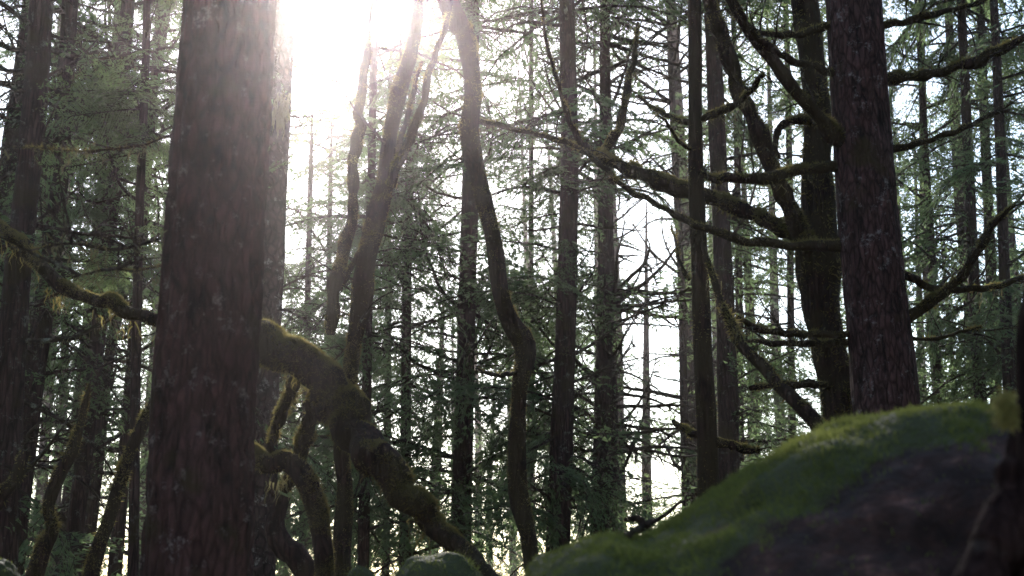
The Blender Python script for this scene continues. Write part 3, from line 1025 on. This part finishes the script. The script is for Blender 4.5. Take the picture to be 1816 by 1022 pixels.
# --- far wood that reads as one mass
def far_wood():
    V, Q, MI = [], [], []
    c = 0
    g = np.random.default_rng(77)
    for k in range(52):
        Y = g.uniform(36, 78)
        px = -120 + 2050 * ((k * 0.618) % 1)
        hole = (520 < px < 700) or (1095 < px < 1225)
        if hole and g.random() < 0.4:
            continue
        b = P(px, 1022, Y)
        b[2] = gz1(b[0], b[1])
        H = g.uniform(17, 30)
        if 480 < px < 760:
            H = g.uniform(12, 20)
        v, f, _ = tube(np.array([b + [0, 0, -.2], b + [g.normal() * .2, 0, H * .5], b + [g.normal() * .4, 0, H]]), [0.24, 0.17, 0.03], 8)
        V.append(v); Q.append(f + c); c += len(v)
        for j in range(int(H * 2.5)):
            z = g.uniform(1.5, H * 0.98)
            az = g.uniform(0, 6.283)
            ln = (3.6 * (1 - z / H) + 0.8) * g.uniform(0.6, 1.1)
            p = b + np.array([0, 0, z])
            if z > 6 + 0.52 * Y or not keep(p + np.array([math.cos(az), math.sin(az), 0]) * ln * .6):
                continue
            tv, tq, tm = LOD['far'][g.integers(4)]
            M = rotz(az) @ roty(g.uniform(-0.2, 0.65)) @ rotx(g.normal() * .5)
            V.append((tv * ln) @ M.T + p); Q.append(tq + c); MI.append(tm + c)
            c += len(tv)
    o = link('distant_wood', foliage('distant_wood', V, Q, MI, [M_NEEDLE, M_BARK], freq=0.45))
    o['kind'] = 'stuff'
    o['label'] = 'hazy green wall of distant conifers behind all the trunks'
    o['category'] = 'trees'


far_wood()


def shade_wood():
    # unseen rest of the wood behind and beside the camera, added to block sky light
    V, Q, MI = [], [], []
    c = 0
    g = np.random.default_rng(5)
    k = 0
    while k < 38:
        x, y = g.uniform(-34, 34), g.uniform(-30, 26)
        if math.hypot(x, y) < 4.0 or abs(x) < 0.45 * max(y, 0) + 2.6 + (1.5 if y > 0 else 0):
            if y > -3.5:
                continue
        k += 1
        b = np.array([x, y, gz1(x, y)])
        H = g.uniform(18, 30)
        v, f, _ = tube(np.array([b + [0, 0, -.2], b + [g.normal() * .2, 0, H * .5], b + [g.normal() * .4, 0, H]]), [0.24, 0.17, 0.03], 8)
        V.append(v); Q.append(f + c); c += len(v)
        for j in range(int(H * 2.8)):
            z = g.uniform(2.5, H * 0.98)
            az = g.uniform(0, 6.283)
            ln = (3.2 * (1 - z / H) + 1.2) * g.uniform(0.6, 1.1)
            p = b + np.array([0, 0, z])
            e = p + np.array([math.cos(az), math.sin(az), 0]) * ln
            if e[1] > -0.5 and abs(e[0]) < 0.55 * abs(e[1]) + 1.6 and e[2] < 3.4 + 0.85 * abs(e[1]):
                continue
            tv, tq, tm = LOD['coarse'][g.integers(3)]
            M = rotz(az) @ roty(-g.uniform(-0.35, 0.15)) @ rotx(g.normal() * .3)
            V.append((tv * ln) @ M.T + p); Q.append(tq + c); MI.append(tm + c)
            c += len(tv)
    o = link('unseen_shade_wood', foliage('unseen_shade_wood', V, Q, MI, [M_NEEDLE, M_BARK], thin=-0.6))
    o['kind'] = 'stuff'
    o['label'] = 'unseen conifers of the same wood, added around the camera to block sky light'
    o['category'] = 'trees'


shade_wood()

# ------------------------------------------------------------------ boulders
def boulder(name, label, sil, yc, ry, nmoss, mlen, power=0.5, seed=0.0, band=(2.0, 2.0, 0.0, 1.0), drop=0):
    """a rock whose crest follows the outline, rounded towards front and back down to the ground"""
    pts = np.array([P(px, py + drop, yc) for px, py in sil])
    xs = np.linspace(pts[0, 0], pts[-1, 0], 150)
    sm = smooth_path(np.hstack([pts, np.zeros((len(pts), 1))]), 300)
    zs = np.interp(xs, sm[:, 0], sm[:, 2])
    m = 90
    th = np.linspace(0, math.pi, m)
    e0 = np.clip((xs - xs[0]) / (0.12 * (xs[-1] - xs[0])), 0, 1) ** 0.5
    e1 = np.clip((xs[-1] - xs) / (0.12 * (xs[-1] - xs[0])), 0, 1) ** 0.5
    ex = np.maximum(np.minimum(e0, e1), 0.05)
    V = []
    for x, z, e in zip(xs, zs, ex):
        y = yc - ry * e * np.sign(np.cos(th)) * np.abs(np.cos(th)) ** 0.8
        g = gz1(x, yc) - 0.25
        zz = g + (z - g) * np.sin(th) ** power
        V.append(np.stack([np.full(m, x), y, zz], 1))
    V = np.array(V)
    v = V.reshape(-1, 3)
    i = np.arange(149)[:, None] * m + np.arange(m - 1)[None, :]
    q = np.stack([i, i + m, i + m + 1, i + 1], -1).reshape(-1, 4)
    # displace along vertex normals
    du = np.gradient(V, axis=0)
    dv = np.gradient(V, axis=1)
    nr = np.cross(du, dv).reshape(-1, 3)
    nr /= np.linalg.norm(nr, axis=1)[:, None] + 1e-9
    if nr[len(nr) // 2][2] < 0:
        nr = -nr
    front = np.clip(1 - nr[:, 2], 0, 1)
    v = v + nr * (0.2 * front * fbm(v * 2.6 + seed, 5) + 0.05 * fbm(v * 4 + seed, 4) + 0.02 * fbm(v * 11 + seed, 2))[:, None]
    a, b, c, d = v[q[:, 0]], v[q[:, 1]], v[q[:, 2]], v[q[:, 3]]
    if np.cross(c - a, d - b)[len(q) // 2][2] < 0:
        q = q[:, ::-1]
    base = np.array([pts[:, 0].mean(), yc, gz1(pts[:, 0].mean(), yc)])
    t = thing(name, label, 'boulder', base)
    rk = mesh_np('rock', v - base, quads=q, mats=[M_ROCK])

    def cover(c):
        below = np.interp(c[:, 0], xs, zs) - c[:, 2]
        back = c[:, 1] > yc - 0.15 * ry
        wide = band[1] + (band[0] - band[1]) * np.clip((band[3] - c[:, 0]) / (band[3] - band[2]), 0, 1)
        k = np.clip(1.15 - below / wide + 0.8 * fbm(c * 2.6 + 3, 3) + 0.5 * fbm(c * 9, 3), 0, 1)
        return np.where(back, 1.0, k)
    at = rk.attributes.new('moss_cover', 'FLOAT', 'POINT')
    at.data.foreach_set('value', cover(v).astype(np.float32))
    link('rock', rk, t)

    def wt(cn, n_):
        return np.clip(cover(cn) - 0.2, 0.02 + 0.3 * np.clip(fbm(cn * 3.5 + 8, 3), 0, 1), 1) * np.clip(1.0 + 1.1 * fbm(cn * 7, 2), 0.1, 2) * np.where(cn[:, 1] > yc + 0.35, 0.25, 1)
    p, n_ = surf_sample(v, q, nmoss, wt)
    lm = mlen * np.clip(1 + 1.1 * fbm(p * 9, 3), 0.35, 2.2)[:, None]
    bv, bt = blades(p - base, n_, lm, mlen * 0.13, droop=0.05, wild=0.55)
    link('moss', mesh_np('moss', bv, tris=bt, mats=[M_ROCKMOSS], smooth=False), t)['kind'] = 'stuff'
    return t, base


boulder('boulder', 'large dark boulder capped with green moss filling the lower right',
        [(840, 1085), (890, 1035), (930, 1000), (970, 968), (1020, 942), (1080, 927), (1130, 926), (1190, 890), (1250, 852), (1330, 800), (1400, 760),
         (1500, 724), (1600, 706), (1690, 702), (1780, 704), (1880, 720), (1980, 790), (2080, 900)], 4.5, 1.25, 170000, 0.021, seed=4.0, drop=36,
        band=(0.3, 0.17, 0.35, 1.05))
boulder('boulder', 'rounded moss-green rock at bottom centre below the leaning trunk',
        [(668, 1120), (700, 1030), (722, 990), (750, 968), (795, 968), (835, 990), (868, 1030), (900, 1120)], 6.6, 0.35, 16000, 0.022, seed=2.0, drop=16)
boulder('boulder', 'small moss-green knob on the bottom edge left of the rounded rock',
        [(596, 1120), (612, 1030), (628, 1004), (645, 1002), (660, 1025), (676, 1120)], 7.4, 0.2, 6000, 0.026, seed=6.0)
boulder('boulder', 'moss-covered rock just showing in the bottom left corner',
        [(-140, 1120), (-80, 1010), (-40, 984), (0, 988), (26, 1012), (50, 1120)], 7.5, 0.3, 7000, 0.028, seed=7.0)

# --- dark blurred trunk base at the right edge with a root running down the boulder
rows = traced([(1850, -40, 90), (1862, 250, 96), (1872, 560, 120), (1872, 700, 130), (1874, 850, 140), (1872, 1022, 170)], 3.1)
rows = to_ground(rows, 1.4)
Eb = rows[-1][:3].copy()
E = thing('conifer_tree', 'blurred dark trunk cut by the right edge beside the boulder', 'tree', Eb)
rows2 = rows.copy()
rows2[0, :3] = P(1960, 200, 3.3); rows2[1, :3] = P(1910, 400, 3.2)
rows2 = to_top(rows2, 4.0, 0.05)
me, v, q = stem_mesh('trunk', rows2, 120, 60, M_BARK_DARK, Eb, amp=0.12, bark=0.006, lump=0.1)
link('trunk', me, E)
branch(E, Eb, traced([(1826, 690, 40), (1814, 780, 56), (1796, 870, 72), (1768, 960, 90), (1735, 1060, 110)], 3.2, 3.05), M_BARK_DARK, 0, n=50, nseg=24,
       name='root', kink=0.3)
p0 = P(1783, 722, 3.08)
pk = p0 + rng.normal(size=(26, 3)) * np.array([0.007, 0.007, 0.018])
bv, bt = blades(np.repeat(pk, 60, 0) + rng.normal(size=(1560, 3)) * 0.008, rng.normal(size=(1560, 3)) * 0.6 + [-.3, -.3, 0], 0.018, 0.0025, droop=0.8)
link('moss', mesh_np('moss', bv - Eb, tris=bt, mats=[M_YELLOW], smooth=False), E)['kind'] = 'stuff'

# --- fallen stick, its lower length standing in for the boulder's shaded crack
rows = traced([(1160, 922, 8), (1148, 928, 14), (1130, 938, 14), (1106, 958, 11), (1080, 985, 10), (1062, 1010, 8)], 4.32, 4.15)
sb = rows[2][:3].copy()
st = thing('stick_and_crack', 'dark broken stick on the boulder, lower length standing in for its shaded crack', 'stick', sb)
branch(st, sb, rows, M_TWIG, 0, n=30, nseg=8, name='wood')  # stick at the top, then a dark strip in place of the crack
branch(st, sb, traced([(1145, 928, 12), (1128, 920, 14), (1108, 922, 8)], 4.3, 4.25), M_TWIG, 0, n=14, nseg=8, name='stub')

# ------------------------------------------------------------------ haze between the trees
def haze():
    x0, x1, y0, y1, z0, z1 = -235, 235, -215, 255, -6, 36
    v = np.array([[x, y, z] for z in (z0, z1) for y in (y0, y1) for x in (x0, x1)], float)
    q = np.array([[0, 2, 3, 1], [4, 5, 7, 6], [0, 1, 5, 4], [2, 6, 7, 3], [0, 4, 6, 2], [1, 3, 7, 5]])
    m = bpy.data.materials.new('haze')
    m.use_nodes = True
    nt = m.node_tree
    nt.nodes.remove(nt.nodes['Principled BSDF'])
    pv = nt.nodes.new('ShaderNodeVolumePrincipled')
    pv.inputs['Color'].default_value = (1.0, 0.91, 0.92, 1)
    pv.inputs['Density'].default_value = 0.0007
    pv.inputs['Anisotropy'].default_value = 0.92
    nt.links.new(pv.outputs[0], nt.nodes['Material Output'].inputs['Volume'])
    o = link('haze', mesh_np('haze', v, quads=q, mats=[m], smooth=False))
    o['kind'] = 'stuff'
    o['label'] = 'thin pale sunlit haze hanging between the trees'
    o['category'] = 'haze'


haze()
